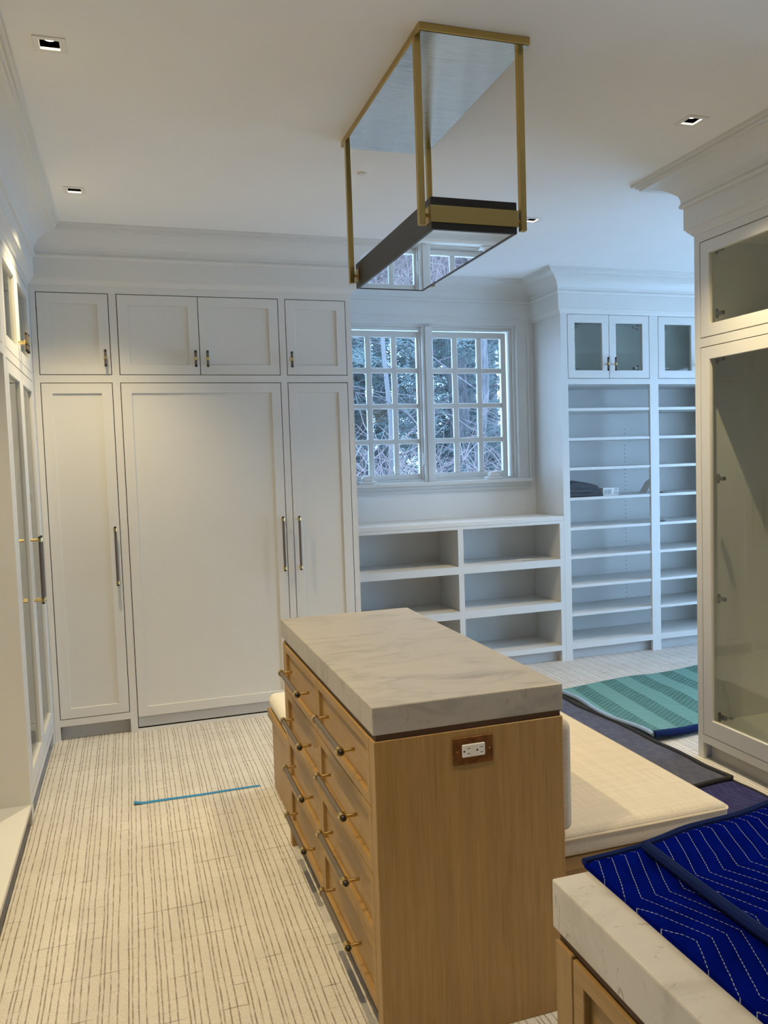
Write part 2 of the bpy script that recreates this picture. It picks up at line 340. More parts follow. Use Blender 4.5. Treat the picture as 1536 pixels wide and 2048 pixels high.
def casement(cols, crank_x):
    x0, x1 = cols[0][0] - .040, cols[-1][1] + .042
    b = MB(); ya, yb = YW + .048, YW + .080
    b.ring((x0, 1.366, x1, 2.452), (cols[0][0], ROWS[0][0], cols[-1][1], ROWS[-1][1]), ya, yb); s = b.build('sash', M_cab, win, 0.003)
    for (a, c) in zip(cols, cols[1:]): MB().box(a[1], ya + .004, ROWS[0][0], c[0], yb - .004, ROWS[-1][1]).build('muntin', M_cab, s, 0.004)
    for (a, c) in zip(ROWS, ROWS[1:]): MB().box(cols[0][0], ya + .0042, a[1], cols[-1][1], yb - .0042, c[0]).build('muntin', M_cab, s, 0.006)
    for c in cols:
        for r in ROWS: MB().box(c[0] - .004, ya + .022, r[0] - .004, c[1] + .004, ya + .025, r[1] + .004).build('pane', M_wglass, s)
    b = MB(); b.box(crank_x - .065, YW - .045, WZ0, crank_x + .065, YW + .03, WZ0 + .022); b.box(crank_x - .035, YW - .035, WZ0 + .02, crank_x + .045, YW + .015, WZ0 + .052)
    c = b.build('crank_operator', M_white, win, 0.008, seg=2)
    MB().tube([(crank_x - .03, YW - .028, WZ0 + .05), (crank_x + .03, YW - .034, WZ0 + .058), (crank_x + .055, YW - .034, WZ0 + .05)], .007, 8).build('crank_handle', M_white, c)
casement([(1.515, 1.671), (1.713, 1.868), (1.908, 2.062)], 1.63); casement([(2.193, 2.348), (2.390, 2.547), (2.587, 2.745)], 2.63)
MB().tube([(MX - .05, YW + .026, 1.47), (MX - .05, YW + .012, 1.475), (MX - .05, YW + .008, 1.56)], .006, 8).build('sash_lock', M_white, win)
# side window of the right wall (outside the frame; the daylight that reaches the shelving comes through it)
w2 = empty('window_2', (XW1, 3.5, 0.6), 'tall white window in the right wall beside the shelving', None, kind='structure')
SIDE = lambda u, v, z: (XW1 + v, u, z)
b = MB(SIDE); b.ring((SY0, SZ0, SY1, SZ1), (SY0 + .06, SZ0 + .06, SY1 - .06, SZ1 - .06), .02, .08); b.ring((SY0 - .08, SZ0 - .08, SY1 + .08, SZ1 + .08), (SY0, SZ0, SY1, SZ1), -.018, 0); b.build('casing', M_cab, w2)
for k in range(1, 8): MB(SIDE).box(SY0 + (SY1 - SY0) * k / 8 - .016, .035, SZ0 + .06, SY0 + (SY1 - SY0) * k / 8 + .016, .065, SZ1 - .06).build('muntin', M_cab, w2)
for k in range(1, 5): MB(SIDE).box(SY0 + .06, .036, SZ0 + (SZ1 - SZ0) * k / 5 - .016, SY1 - .06, .064, SZ0 + (SZ1 - SZ0) * k / 5 + .016).build('muntin', M_cab, w2)
MB(SIDE).box(SY0 + .06, .048, SZ0 + .06, SY1 - .06, .052, SZ1 - .06).build('pane', M_wglass, w2)
# ------------------------------------------------------------------ joinery pieces
def pull(door, p0, p1, out, collars, r=.0075, foot=None):
    """bar from p0 to p1; posts run from each collar back along -out; tips are dark"""
    p0, p1, out = Vector(p0), Vector(p1), Vector(out); d = (p1 - p0).normalized()
    MB().tube([p0 + d * .012, p1 - d * .012], r, 12).build('pull_bar', M_bronze, door)
    for c in collars:
        q = p0.lerp(p1, c); b = MB()
        b.tube([q - d * .009, q + d * .009], r * 1.4, 14); b.tube([q, q - out], r * .66, 10)
        b.build('pull_mount', M_brass2, door)
    for a, s in ((p0, 1), (p1, -1)): MB().tube([a + d * s * .0125, a + d * s * .004, a], [r * 1.04, r * 1.04, r * .7], 12).build('pull_tip', M_black, door)
def shaker(root, m, u0, u1, z0, z1, fw=.056, material=None, rec=.009, v0=0.0, name='door'):
    b = MB(m); b.ring((u0, z0, u1, z1), (u0 + fw, z0 + fw, u1 - fw, z1 - fw), v0, v0 + .022); d = b.build(name, material or M_cab, root, 0.0012)
    MB(m).box(u0 + fw - .002, v0 + rec, z0 + fw - .002, u1 - fw + .002, v0 + rec + .008, z1 - fw + .002).build('panel', material or M_cab, d)
    return d
def glazed(root, m, u0, u1, z0, z1, hinge_u, hinge_zs, fw=.057, zb=None):
    b = MB(m); b.ring((u0, z0, u1, z1), (u0 + fw, z0 + (zb or fw), u1 - fw, z1 - fw), 0.0, .022)
    d = b.build('door', M_cab, root, 0.0012)
    MB(m).box(u0 + fw - .004, .012, z0 + (zb or fw) - .004, u1 - fw + .004, .016, z1 - fw + .004).build('glass_pane', M_glass, d)
    s = 1 if hinge_u < (u0 + u1) / 2 else -1
    for z in hinge_zs:
        h = MB(m); h.box(hinge_u + s * .000, .024, z - .022, hinge_u + s * .012, .036, z + .022); h.box(hinge_u + s * .004, .026, z - .009, hinge_u + s * .042, .046, z + .009)
        h.build('hinge', M_chrome, d, 0.002)
    return d
def face(m, openings, u0, u1, z0, z1, t=.022):
    """face frame with rectangular openings stacked in one bay: openings = [(ua, za, ub, zb)] from bottom to top"""
    b = MB(m); ua, ub = openings[0][0], openings[0][2]
    b.box(u0, 0, z0, ua, t, z1); b.box(ub, 0, z0, u1, t, z1)
    zs = [z0] + [z for o in openings for z in (o[1], o[3])] + [z1]
    for a, c in zip(zs[::2], zs[1::2]):
        if c - a > 1e-4: b.box(ua, 0.0, a, ub, t, c)
    return b
G = .004
# ---- back wall: three wardrobes
def wardrobe(u0, u1, ua, ub, label, split, pulls, lowsplit=None, passage=False):
    r = empty('wardrobe', ((u0 + u1) / 2, YB + .02, 0), label, 'wardrobe', 'white wardrobes along the back wall')
    op = [(ua, LB, ub, LT), (ua, UB, ub, UT)] if not passage else [(ua, .02, ub, LT), (ua, UB, ub, UT)]
    b = face(BACK, op, u0, u1, .082 if not passage else 0.0, 2.523)
    if not passage: b.box(u0, 0, 0, ua, .022, .082); b.box(ub, 0, 0, u1, .022, .082)
    b.build('face_frame', M_cab, r)
    MB(BACK).box(u0, .026, 0.09, u1, .75, 2.523).build('carcass', M_dark, r, label='wardrobe carcass coloured near-black for the shade in the door gaps')
    if passage:
        MB(BACK).box(ua, -.004, 0, ub, .03, .02).build('threshold', M_white, r, label='white threshold strip under the wide door')
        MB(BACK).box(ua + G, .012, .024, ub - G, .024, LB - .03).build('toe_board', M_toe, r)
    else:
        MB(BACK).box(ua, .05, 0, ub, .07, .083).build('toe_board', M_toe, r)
    d = shaker(r, BACK, ua + G, ub - G, LB - (.034 if passage else -G), LT - G)
    if passage:
        MB(BACK).box(ua + G, -.0005, LB - .004, ub - G, .006, LB + .004).build('bottom_bead', M_cab, d)
    for x, z0, z1, cs in pulls['low']: pull(d, (x, YB - .042, z0), (x, YB - .042, z1), (0, -.042, 0), cs)
    segs = [(ua + G, split - G / 2), (split + G / 2, ub - G)] if split else [(ua + G, ub - G)]
    for (a, c), x in zip(segs, pulls['up']):
        e = shaker(r, BACK, a, c, UB + G, UT - G)
        pull(e, (x, YB - .036, 2.078), (x, YB - .036, 2.172), (0, -.036, 0), (.5,))
    return r
LONG = (.055, .945)
wardrobe(XL + .001, -.041, -.435, -.061, 'narrow white wardrobe in the back left corner, handle on its right edge', None, {'low': [(-.088, .857, 1.192, LONG)], 'up': [-.090]})
wardrobe(-.041, .9075, -.021, .888, 'wide white wardrobe with one broad door below a pair of cupboards', .426 - .003, {'low': [(.860, .871, 1.199, LONG)], 'up': [.397, .464]}, passage=True)
wardrobe(.9075, 1.333, .927, 1.299, 'narrow white wardrobe beside the window, handles on its left edge', None, {'low': [(.958, .871, 1.197, LONG)], 'up': [.953]})
# ---- glass cabinets of the left and right walls
def glass_unit(m, ya, yb, ua, ub, label, hinge_far, hinge_z, group, depth=.585, pulls=True, shelf=True, back=None):
    p = m((ya + yb) / 2, .3, 0); r = empty('glass_cabinet', (p[0], p[1], 0), label, 'glass cabinet', group)
    b = face(m, [(ua, LB, ub, LT), (ua, UB, ub, UT)], ya, yb, .082, 2.523); b.box(ya, 0, 0, ua, .022, .082); b.box(ub, 0, 0, yb, .022, .082); b.build('face_frame', M_cab, r)
    MB(m).box(ua, .05, 0, ub, .07, .083).build('toe_board', M_toe, r)
    t = .02
    for u in ((ya, ya + t), (yb - t, yb)): MB(m).box(u[0], .0225, 0, u[1], depth, 2.523).build('side_panel', M_cab, r)
    MB(m).box(ya + t, depth - .012, .083, yb - t, depth, 2.523).build('back_panel', M_cab, r)
    for z in (.150, 2.014 + .05, 2.50): MB(m).box(ya + t, .0235, z, yb - t, depth - .012, z + .02).build('shelf', M_cab, r)
    mid = (ua + ub) / 2
    for lo, hi, hz in ((LB + G, LT - G, hinge_z[0]), (UB + G, UT - G, hinge_z[1])):
        for a, c, side in ((ua + G, mid - G / 2, -1), (mid + G / 2, ub - G, 1)):
            d = glazed(r, m, a, c, lo, hi, a + .012 + .057 if side < 0 else c - .012 - .057, hz, zb=.08 if hi < 2.1 else None)
            x = c - .028 if side < 0 else a + .028
            if hi < 2.1: P0, P1, cs = m(x, -.042, .871), m(x, -.042, 1.199), LONG
            else: P0, P1, cs = m(x, -.036, 2.078), m(x, -.036, 2.172), (.5,)
            o = Vector(m(0, -.042 if hi < 2.1 else -.036, 0)) - Vector(m(0, 0, 0)); pull(d, P0, P1, o, cs)
    return r
HZ = ((.226, .80, 1.372, 1.93), (2.14, 2.433))
glass_unit(LEFT, 3.640, YB - .001, 3.690, 4.668, 'tall white glass-door cabinet in the left corner beside the back wardrobes', None, HZ, None)
glass_unit(RIGHT, 2.07, RY, 2.095, 3.183, 'tall white glass-door cabinet standing at the right end of the aisle', None, HZ, None)
# ---- open hanging bay on the left, nearest the camera
r = empty('open_wardrobe', (XL - .3, 3.13, 0), 'open white hanging bay with a low white deck at the left edge', 'wardrobe')
MB(LEFT).box(3.615, .0, .1, 3.640, .575, UB - .04).build('side_panel', M_cab, r)
b = MB(LEFT); b.box(3.600, 0, UB - .04, 3.640, .022, 2.523); b.box(2.60, 0, UB - .04, 3.600, .022, UB); b.box(2.60, 0, UT, 3.600, .022, 2.523); b.box(2.58, 0, .1, 2.60, .022, 2.523); b.build('face_frame', M_cab, r)
MB(LEFT).box(2.58, -.001, .078, 3.6385, .575, .1).build('deck', M_cab, r, 0.0015)
MB(LEFT).box(2.58, .045, 0, 3.6385, .065, .078).build('toe_board', M_dark, r, label='recessed toe board coloured near-black for the shade under the deck')
MB(LEFT).box(2.58, .575, .0, 3.6385, .59, 2.523).build('back_panel', M_cab, r)
MB(LEFT).box(2.58, .023, UB - .04, 3.6385, .574, UB - .02).build('shelf', M_cab, r)
MB(LEFT).box(2.58, .023, 2.50, 3.6385, .574, 2.52).build('shelf', M_cab, r)
MB(LEFT).tube([(2.58, .28, 1.86), (3.615, .28, 1.86)], .012, 10).build('hanging_rail', M_brass, r)
for a, c in ((2.603, 3.0985), (3.1015, 3.597)):
    d = glazed(r, LEFT, a, c, UB + G, UT - G, a + .069 if a < 3 else c - .069, HZ[1])
    x = c - .028 if a < 3 else a + .028
    pull(d, LEFT(x, -.036, 2.078), LEFT(x, -.036, 2.172), (.036, 0, 0), (.5,))
# ---- low bookcase under the window
bx = empty('low_bookcase', (2.16, EY + .2, 0), 'low white open bookcase under the window', 'bookcase')
X0, XA, XB, XC, XD = 1.336, 1.400, 2.156, 2.196, 2.957
b = MB(FAR)
for a, c in ((X0, XA), (XB, XC), (XD, EX - .001)): b.box(a, 0, 0, c, .022, 1.035)
for a, c in ((XA, XB), (XC, XD)):
    for z0, z1 in ((.082, .119), (.385, .438), (.703, .755), (1.015, 1.035)): b.box(a, 0, z0, c, .022, z1)
b.build('face_frame', M_cab, bx)
MB(FAR).box(X0, -.002, 1.035, EX - .001, YW - EY - .001, 1.068).build('worktop', M_cab, bx, 0.003)
for a, c in ((XA, XB), (XC, XD)):
    for z in (.119, .438, .755): MB(FAR).box(a - .02, .0225, z - .025, c + .02, .385, z).build('shelf', M_cab, bx)
for x in (XA - .02, XB + .01, XD): MB(FAR).box(x, .0226, .0, x + .02, .385, 1.034).build('divider', M_cab, bx)
MB(FAR).box(X0, .386, 0, EX - .001, .40, 1.034).build('back_panel', M_cab, bx)
MB(FAR).box(XA, .05, 0, XD, .07, .083).build('toe_board', M_toe, bx)
# ---- tall shelving units, right of the window
ZL = [.125, .343, .553, .767, .978, 1.197, 1.416, 1.632, 1.847]
r = empty('shelving_unit', (3.79, EY + .2, 0), 'tall white shelving unit right of the window, glass cupboards above open shelves', 'shelving unit')
BAYS = ((3.047, 3.740), (3.815, 4.530)); X1 = 4.595
b = MB(FAR)
for a, c in ((EX, BAYS[0][0]), (BAYS[0][1], BAYS[1][0]), (BAYS[1][1], X1)): b.box(a, 0, 0, c, .022, 2.523)
for xa, xb in BAYS:
    for z0, z1 in ((.082, .125), (2.018, 2.058), (2.520, 2.5235)): b.box(xa, 0, z0, xb, .022, z1)
b.build('face_frame', M_cab, r)
MB(FAR).box(EX, .0225, 0, EX + .05, YW - EY - .001, 2.523).build('side_panel', M_cab, r)
MB(FAR).box(X1 - .05, .0225, 0, X1, YW - EY - .001, 2.523).build('side_panel', M_cab, r)
MB(FAR).box(EX + .05, .392, .0, X1 - .05, .40, 2.523).build('back_panel', M_cab, r)
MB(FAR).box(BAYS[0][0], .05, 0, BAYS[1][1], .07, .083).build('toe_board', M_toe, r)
for k, z in enumerate(ZL): MB(FAR).box(EX + .051, .0225, z - .021, X1 - .051, .391, z).build('shelf', M_cab, r, 0.0012)
for xa, xb in BAYS:
    for k, z in enumerate(ZL[1:]): MB(FAR).box(xa + .0005, .006, z - .021, xb - .0005, .0222, z).build('shelf_lip', M_cab, r, 0.0012)
MB(FAR).box(EX + .051, .0225, 2.018, X1 - .051, .391, 2.04).build('shelf', M_cab, r)
h = MB(FAR)
for k in range(46):
    z = .26 + k * .032
    if min(abs(z - q + .01) for q in ZL) > .022: h.tube([(3.783, .3915, z), (3.783, .393, z)], .0038, 6)
h.build('pin_holes', M_hole, r, kind='stuff', label='column of small dark shelf pin holes')
for xa, xb in BAYS:
    mid = (xa + xb) / 2
    for a, c, s in ((xa + G, mid - G / 2, -1), (mid + G / 2, xb - G, 1)):
        d = glazed(r, FAR, a, c, 2.062, 2.518, a + .069 if s < 0 else c - .069, (2.14, 2.44))
        x = c - .030 if s < 0 else a + .030; pull(d, (x, EY - .036, 2.112), (x, EY - .036, 2.210), (0, -.036, 0), (.5,))
# ------------------------------------------------------------------ islands
def island(x0, x1, y0, y1, endpanel, label, top_label, outlet, mt):
    """drawers face -X; endpanel 'near' or 'far' tells which end carries the full panel, the other end stands on legs"""
    r = empty('dresser_island', ((x0 + x1) / 2, (y0 + y1) / 2, 0), label, 'island', 'oak drawer islands')
    Y = (lambda t: y0 + t) if endpanel == 'near' else (lambda t: y1 - t)      # t: distance from the panelled end
    L = y1 - y0; ZT = .812
    def bx_(ta, tb, xa, xb, z0, z1, name, m, bev=.0015, **k):
        ya, yb = sorted((Y(ta), Y(tb))); return MB().box(xa, ya, z0, xb, yb, z1).build(name, m, r, bev, **k)
    bx_(0, .044, x0, x1, 0, ZT, 'end_panel', M_woodz)
    bx_(L - .024, L, x0 + .036, x1, .0, ZT, 'end_panel', M_woodz)
    bx_(L - .036, L, x0, x0 + .0355, 0, ZT, 'leg', M_woodz)
    bx_(.0445, L - .0245, x1 - .022, x1, 0, ZT, 'back_panel', M_woodz)
    bx_(.0445, L - .0365, x0 + .024, x1 - .0225, .085, ZT, 'carcass', M_gap, 0, label='carcass coloured dark for the shade between drawers')
    bx_(.0445, L - .0365, x0 + .09, x0 + .11, 0, .086, 'toe_board', M_woody)
    bx_(.004, L - .004, x0 + .006, x1 - .006, ZT + .0005, .8275, 'shadow_strip', M_gap, 0, label='recessed strip coloured dark for the shade under the marble')
    mid = .6365 if endpanel == 'near' else .6365
    cols = ((.0465, mid - .0015), (mid + .0015, L - .0385)); rows = ((.630, .809), (.452, .627), (.270, .449), (.090, .267))
    DR = lambda u, v, z: (x0 + v, u, z)
    for ta, tb in cols:
        ya, yb = sorted((Y(ta), Y(tb)))
        for z0, z1 in rows:
            d = shaker(r, DR, ya, yb, z0, z1, .027, M_woody, .011, 0.0, 'drawer')
            yc = (ya + yb) / 2 - .01; zc = (z0 + z1) / 2 + .014
            pull(d, (x0 - .041, yc - .163, zc), (x0 - .041, yc + .163, zc), (-.041, 0, 0), (.05, .95), .0082)
    if outlet:
        o = MB().box(.749, y0 - .004, .722, .860, y0, .793).build('outlet_plate', M_oldbrass, r, 0.0015, label='antique brass outlet cover plate')
        MB().box(.773, y0 - .0075, .7415, .8365, y0 - .003, .775).build('receptacle', M_white, o, 0.002, label='white double socket')
        h = MB(); yy = y0 - .0077
        for cx in (.782, .818):
            for z in (.7510, .7645): h.box(cx + .005, yy, z - .0008, cx + .0125, yy + .001, z + .0008)
            h.tube([(cx - .004, yy, .7578), (cx - .004, yy + .001, .7578)], .0026, 10)
        h.build('socket_slots', M_hole, o)
        h = MB()
        for cx in (.760, .8505): h.tube([(cx, y0 - .0046, .7578), (cx, y0 - .0035, .7578)], .0028, 10)
        h.build('screws', M_brass, o)
    c = empty('marble_countertop', ((x0 + x1) / 2, (y0 + y1) / 2, .828), top_label, 'countertop', 'marble countertops')
    ya, yb = (y0 - .001, y1 + .016) if endpanel == 'near' else (y0 - .016, y1 + .004)
    MB().box(x0 - .002, ya, .828, x1 + .001, yb, .899).build('slab', mt, c, 0.003, seg=2)
    return r
island(.541, 1.067, 1.847, 3.071, 'near', 'oak drawer island in the middle with an outlet on its end', 'thick veined marble top of the oak island below the pendant light', True, M_marble)
island(.548, 1.30, -.28, .981, 'far', 'oak island in the near corner with the blue blanket on top', 'thick speckled marble top partly covered by the blue blanket', False, M_marble2)
# ------------------------------------------------------------------ bench round the far and right sides of the island
r = empty('upholstered_bench', (1.35, 2.8, 0), 'low oak bench base wrapped around the island under the linen cushions', 'bench')
b = MB(); b.box(.579, 3.10, 0, 1.655, 3.655, .334); b.build('bench_box', M_woodz, r, 0.002)
b = MB(); b.box(1.075, 1.93, 0, 1.655, 3.0995, .334); b.build('bench_box', M_woodz, r, 0.002)
b = MB(); b.box(.562, 3.10, .3345, 1.665, 3.668, .374); b.box(1.075, 1.925, .3345, 1.665, 3.0995, .374); b.build('seat_board', M_woody, r, 0.002)
def soft_box(x0, y0, z0, x1, y1, z1, rad, dome, nx, ny, nz, axis=2, wob=.0):
    b = MB(); bm = b.bm; c = Vector(((x0 + x1) / 2, (y0 + y1) / 2, (z0 + z1) / 2)); h = Vector((x1 - x0, y1 - y0, z1 - z0)) / 2; vs = {}; N_ = (nx, ny, nz)
    def V(i, j, k):
        if (i, j, k) in vs: return vs[i, j, k]
        s = [2 * t / n - 1 for t, n in zip((i, j, k), N_)]
        p = Vector([math.copysign(1 - (1 - abs(a)) ** 1.0, a) * hh for a, hh in zip(s, h)])
        inn = Vector([max(-(hh - rad), min(hh - rad, a)) for a, hh in zip(p, h)]); d = p - inn
        if d.length > 1e-9: p = inn + d.normalized() * rad if max(abs(x) for x in d) > rad * .999 or d.length > rad else p
        o = [a for a in range(3) if a != axis]; dm = (1 - s[o[0]] ** 4) * (1 - s[o[1]] ** 4)
        p[axis] += dome * dm * s[axis]
        if wob: p += Vector((random.uniform(-wob, wob), random.uniform(-wob, wob), random.uniform(-wob, wob)))
        vs[i, j, k] = bm.verts.new(c + p); return vs[i, j, k]
    for i in range(nx):
        for j in range(ny):
            for k in (0, nz): bm.faces.new([V(i, j, k), V(i + 1, j, k), V(i + 1, j + 1, k), V(i, j + 1, k)])
    for i in range(nx):
        for k in range(nz):
            for j in (0, ny): bm.faces.new([V(i, j, k), V(i + 1, j, k), V(i + 1, j, k + 1), V(i, j, k + 1)])
    for j in range(ny):
        for k in range(nz):
            for i in (0, nx): bm.faces.new([V(i, j, k), V(i, j + 1, k), V(i, j + 1, k + 1), V(i, j, k + 1)])
    b.smooth = True; return b
def piping(x0, y0, x1, y1, z, parent, rc=.022):
    pts = []
    for cx, cy, a0 in ((x1 - rc, y1 - rc, 0), (x0 + rc, y1 - rc, 90), (x0 + rc, y0 + rc, 180), (x1 - rc, y0 + rc, 270)):
        for k in range(5): a = math.radians(a0 + k * 22.5); pts.append((cx + rc * math.cos(a), cy + rc * math.sin(a), z))
    MB().tube(pts + pts[:1], .0035, 6, cap=False).build('piping', M_piping, parent)
CZ = .3745
t = soft_box(1.074, 1.915, CZ, 1.668, 3.095, .447, .022, .006, 40, 70, 10).build('seat_cushion', M_linen, label='long beige linen seat cushion on the bench right of the island', cat='cushion', group='bench cushions')
piping(1.0735, 1.9145, 1.6685, 3.0955, .431, t)
t = soft_box(.566, 3.098, CZ, 1.668, 3.668, .447, .034, .012, 60, 34, 12).build('seat_cushion', M_linen2, label='pale linen seat cushion on the bench behind the island', cat='cushion', group='bench cushions')
piping(.568, 3.1, 1.666, 3.666, .424, t, .034)
t = soft_box(1.071, 1.90, .459, 1.131, 3.07, .775, .026, .004, 8, 60, 26, axis=0).build('back_cushion', M_linen, label='upright linen back cushion leaning on the right side of the island', cat='cushion', group='bench cushions')
# ------------------------------------------------------------------ moving blankets
def sheet(corners, z, th, nu, nv, bump, freq, edge=.0, seed=0, fold=None, build=None):
    """quilted sheet over four plan corners (near-left, near-right, far-right, far-left)"""
    rnd = random.Random(seed); ph = [rnd.uniform(0, 6.28) for _ in range(8)]
    c = [Vector(p) for p in corners]
    def pos(i, j):
        u, v = i / nu, j / nv
        p = (c[0] * (1 - u) + c[1] * u) * (1 - v) + (c[3] * (1 - u) + c[2] * u) * v
        eu = (1 if i in (0, nu) else 0) + (1 if j in (0, nv) else 0)
        p = p + Vector((math.sin(v * 9 + ph[0]) * edge * abs(2 * u - 1) ** 3, math.sin(u * 11 + ph[1]) * edge * abs(2 * v - 1) ** 3))
        w = (math.sin(p.x * freq + ph[2] + math.sin(p.y * freq * .7 + ph[3])) + math.sin(p.y * freq * 1.3 + ph[4] + 1.5 * math.sin(p.x * freq * .6 + ph[5]))) * .5
        return p, max(0, w) * bump
    b = MB(); bm = b.bm; T, B = {}, {}
    for i in range(nu + 1):
        for j in range(nv + 1):
            p, w = pos(i, j); rim = i in (0, nu) or j in (0, nv)
            zz = z + w; T[i, j] = bm.verts.new((p.x, p.y, zz + th * (.6 if rim else 1))); B[i, j] = bm.verts.new((p.x, p.y, z + w * .0))
    for i in range(nu):
        for j in range(nv):
            bm.faces.new([T[i, j], T[i + 1, j], T[i + 1, j + 1], T[i, j + 1]]); bm.faces.new([B[i, j], B[i, j + 1], B[i + 1, j + 1], B[i + 1, j]])
    per = [(i, 0) for i in range(nu)] + [(nu, j) for j in range(nv)] + [(i, nv) for i in range(nu, 0, -1)] + [(0, j) for j in range(nv, 0, -1)]
    for a, q in zip(per, per[1:] + per[:1]): bm.faces.new([T[a], B[a], B[q], T[q]])
    b.smooth = True
    edges = {'near': [(i, 0) for i in range(nu + 1)], 'far': [(i, nv) for i in range(nu + 1)], 'left': [(0, j) for j in range(nv + 1)], 'right': [(nu, j) for j in range(nv + 1)]}
    return b, {k: [(T[q].co.x, T[q].co.y, T[q].co.z) for q in e] for k, e in edges.items()}
def blanket(corners, z, th, nu, nv, bump, freq, m, label, group, bind, edge=0, seed=0):
    b, E = sheet(corners, z, th, nu, nv, bump, freq, edge, seed); o = b.build('moving_blanket', m, label=label, cat='blanket', group=group)
    for (side, mm, rr) in bind: MB().tube([(x, y, zz + rr * .25 - .001) for x, y, zz in E[side]], rr, 8).build('binding', mm, o)
    return o
GB = 'quilted moving blankets'
blanket([(.604, .05), (1.28, .05), (1.02, 1.030), (.605, .994)], .8995, .011, 40, 70, .003, 22, M_navy, 'deep blue quilted blanket lower layer with zigzag white stitching on the near marble', GB, [('far', M_navyb, .006)], 0, 3)
blanket([(.700, .10), (1.27, .10), (1.04, 1.036), (.700, .985)], .9125, .012, 40, 70, .004, 19, M_navy, 'deep blue quilted blanket folded as top layer on the near marble', GB, [('left', M_navyb, .008), ('far', M_navyb, .007)], .003, 5)
blanket([(1.672, 1.55), (2.52, 1.55), (2.548, 2.930), (1.672, 2.93)], .0005, .008, 40, 60, .006, 12, M_purple, 'faded purple-blue quilted blanket on the carpet beside the bench', GB, [('right', M_binding, .006)], .008, 8)
blanket([(1.672, 2.905), (2.535, 2.895), (2.470, 4.32), (1.672, 4.32)], .0085, .010, 50, 70, .010, 9, M_grey, 'charcoal grey quilted blanket with black edges on the carpet behind the bench', GB, [('right', M_binding, .014), ('near', M_binding, .012)], .012, 11)
blanket([(2.525, 3.475), (3.95, 3.50), (3.95, 4.56), (2.515, 4.42)], .0205, .012, 70, 56, .012, 7, M_green, 'teal green quilted blanket on the carpet near the shelving', GB, [('left', M_blueb, .013), ('near', M_navyb, .020)], .014, 14)
# ------------------------------------------------------------------ pendant light
r = empty('pendant_light', (1.07, 2.75, H), 'long brass and black box pendant hanging from the ceiling', 'pendant light')
MB().box(.892, 2.304, 2.788, 1.262, 3.225, H).build('canopy', M_brass, r, 0.0015)
MB().box(.896, 2.310, 2.7865, 1.258, 3.220, 2.788).build('canopy_plate', M_plate, r, label='reflective brass underside of the canopy')
for x in (.8985, 1.2455):
    for y in (2.347, 3.155):
        rod = MB().box(x - .010, y - .010, 2.226, x + .010, y + .010, 2.787).build('rod', M_brass, r, 0.001)
PX0, PX1, PY0, PY1 = .921, 1.212, 2.322, 3.170
BOXM = lambda u, v, z: (u, z, v)
b = MB(BOXM); b.ring((PX0, PY0, PX1, PY1), (PX0 + .012, PY0 + .012, PX1 - .012, PY1 - .012), 2.209, 2.307); b.build('shade', M_black, r, 0.0012)
MB().box(PX0 + .012, PY0 + .012, 2.300, PX1 - .012, PY1 - .012, 2.305).build('shade_cover', M_black, r)
MB().box(PX0 + .012, PY0 + .012, 2.2105, PX1 - .012, PY1 - .012, 2.2150).build('lens', M_lens, r, label='polished lens reflecting the window')
for y, s in ((PY0, -1), (PY1, 1)):
    b = MB(); b.box(PX0 - .003, min(y, y + s * .004), 2.230, PX1 + .003, max(y, y + s * .004), 2.281)
    for x in (PX0 - .003, PX1): b.box(x, min(y, y - s * .050), 2.230, x + .003, max(y, y - s * .050), 2.281)
    b.build('end_band', M_brass, r)
for y in (2.347, 3.155):
    MB().tube([(.900, y, 2.256), (PX0 - .002, y, 2.256)], .006, 10).build('pivot', M_brass, r); MB().tube([(1.244, y, 2.256), (PX1 + .002, y, 2.256)], .006, 10).build('pivot', M_brass, r)
# ------------------------------------------------------------------ recessed lights
LBL = {0: 'lit square recessed ceiling light nearest the left cabinets', 1: 'small square recessed ceiling light before the back left corner', 2: 'square recessed ceiling light near the right crown moulding', 3: 'square recessed ceiling light half hidden behind the pendant rod', 4: 'square recessed ceiling light above the carpet left of the near marble top', 5: 'square recessed ceiling light above the blue blankets on the near island'}
for k, (x, y) in enumerate(LIGHTS):
    r = empty('recessed_light', (x, y, H), LBL.get(k, 'square recessed ceiling light outside the picture'), 'ceiling light', 'recessed ceiling lights')
    b = MB(BOXM); b.ring((x - .047, y - .047, x + .047, y + .047), (x - A_ + .001, y - A_ + .001, x + A_ - .001, y + A_ - .001), H - .004, H + .004); b.build('trim_plate', M_white, r, 0.0012)
    b = MB(BOXM); b.ring((x - A_ - .006, y - A_ - .006, x + A_ + .006, y + A_ + .006), (x - A_, y - A_, x + A_, y + A_), H + .0045, H + .085); b.box(x - A_, H + .085, y - A_, x + A_, H + .09, y + A_); b.build('baffle', M_black, r)
    MB().tube([(x, y - .007, H + .060), (x, y - .007, H + .012)], [.018, .016], 20).build('lamp_lens', M_lamp, r)
    L = bpy.data.lights.new('downlight', 'SPOT'); L.energy = DOWNLIGHT_W * (1.0 if k < 6 else .8); L.color = DOWNLIGHT_C; L.spot_size = math.radians(104); L.spot_blend = 1.0; L.shadow_soft_size = .012
    lo = bpy.data.objects.new('downlight', L); COL.objects.link(lo); lo.location = (0, 0, .004); lo.parent = r
MB().tube([(1.076, 3.547, H), (1.076, 3.547, H - .006), (1.076, 3.547, H - .012)], [.022, .022, .006], 14).build('ceiling_sprinkler', M_white, label='tiny white sprinkler cap on the ceiling beyond the pendant', cat='sprinkler')
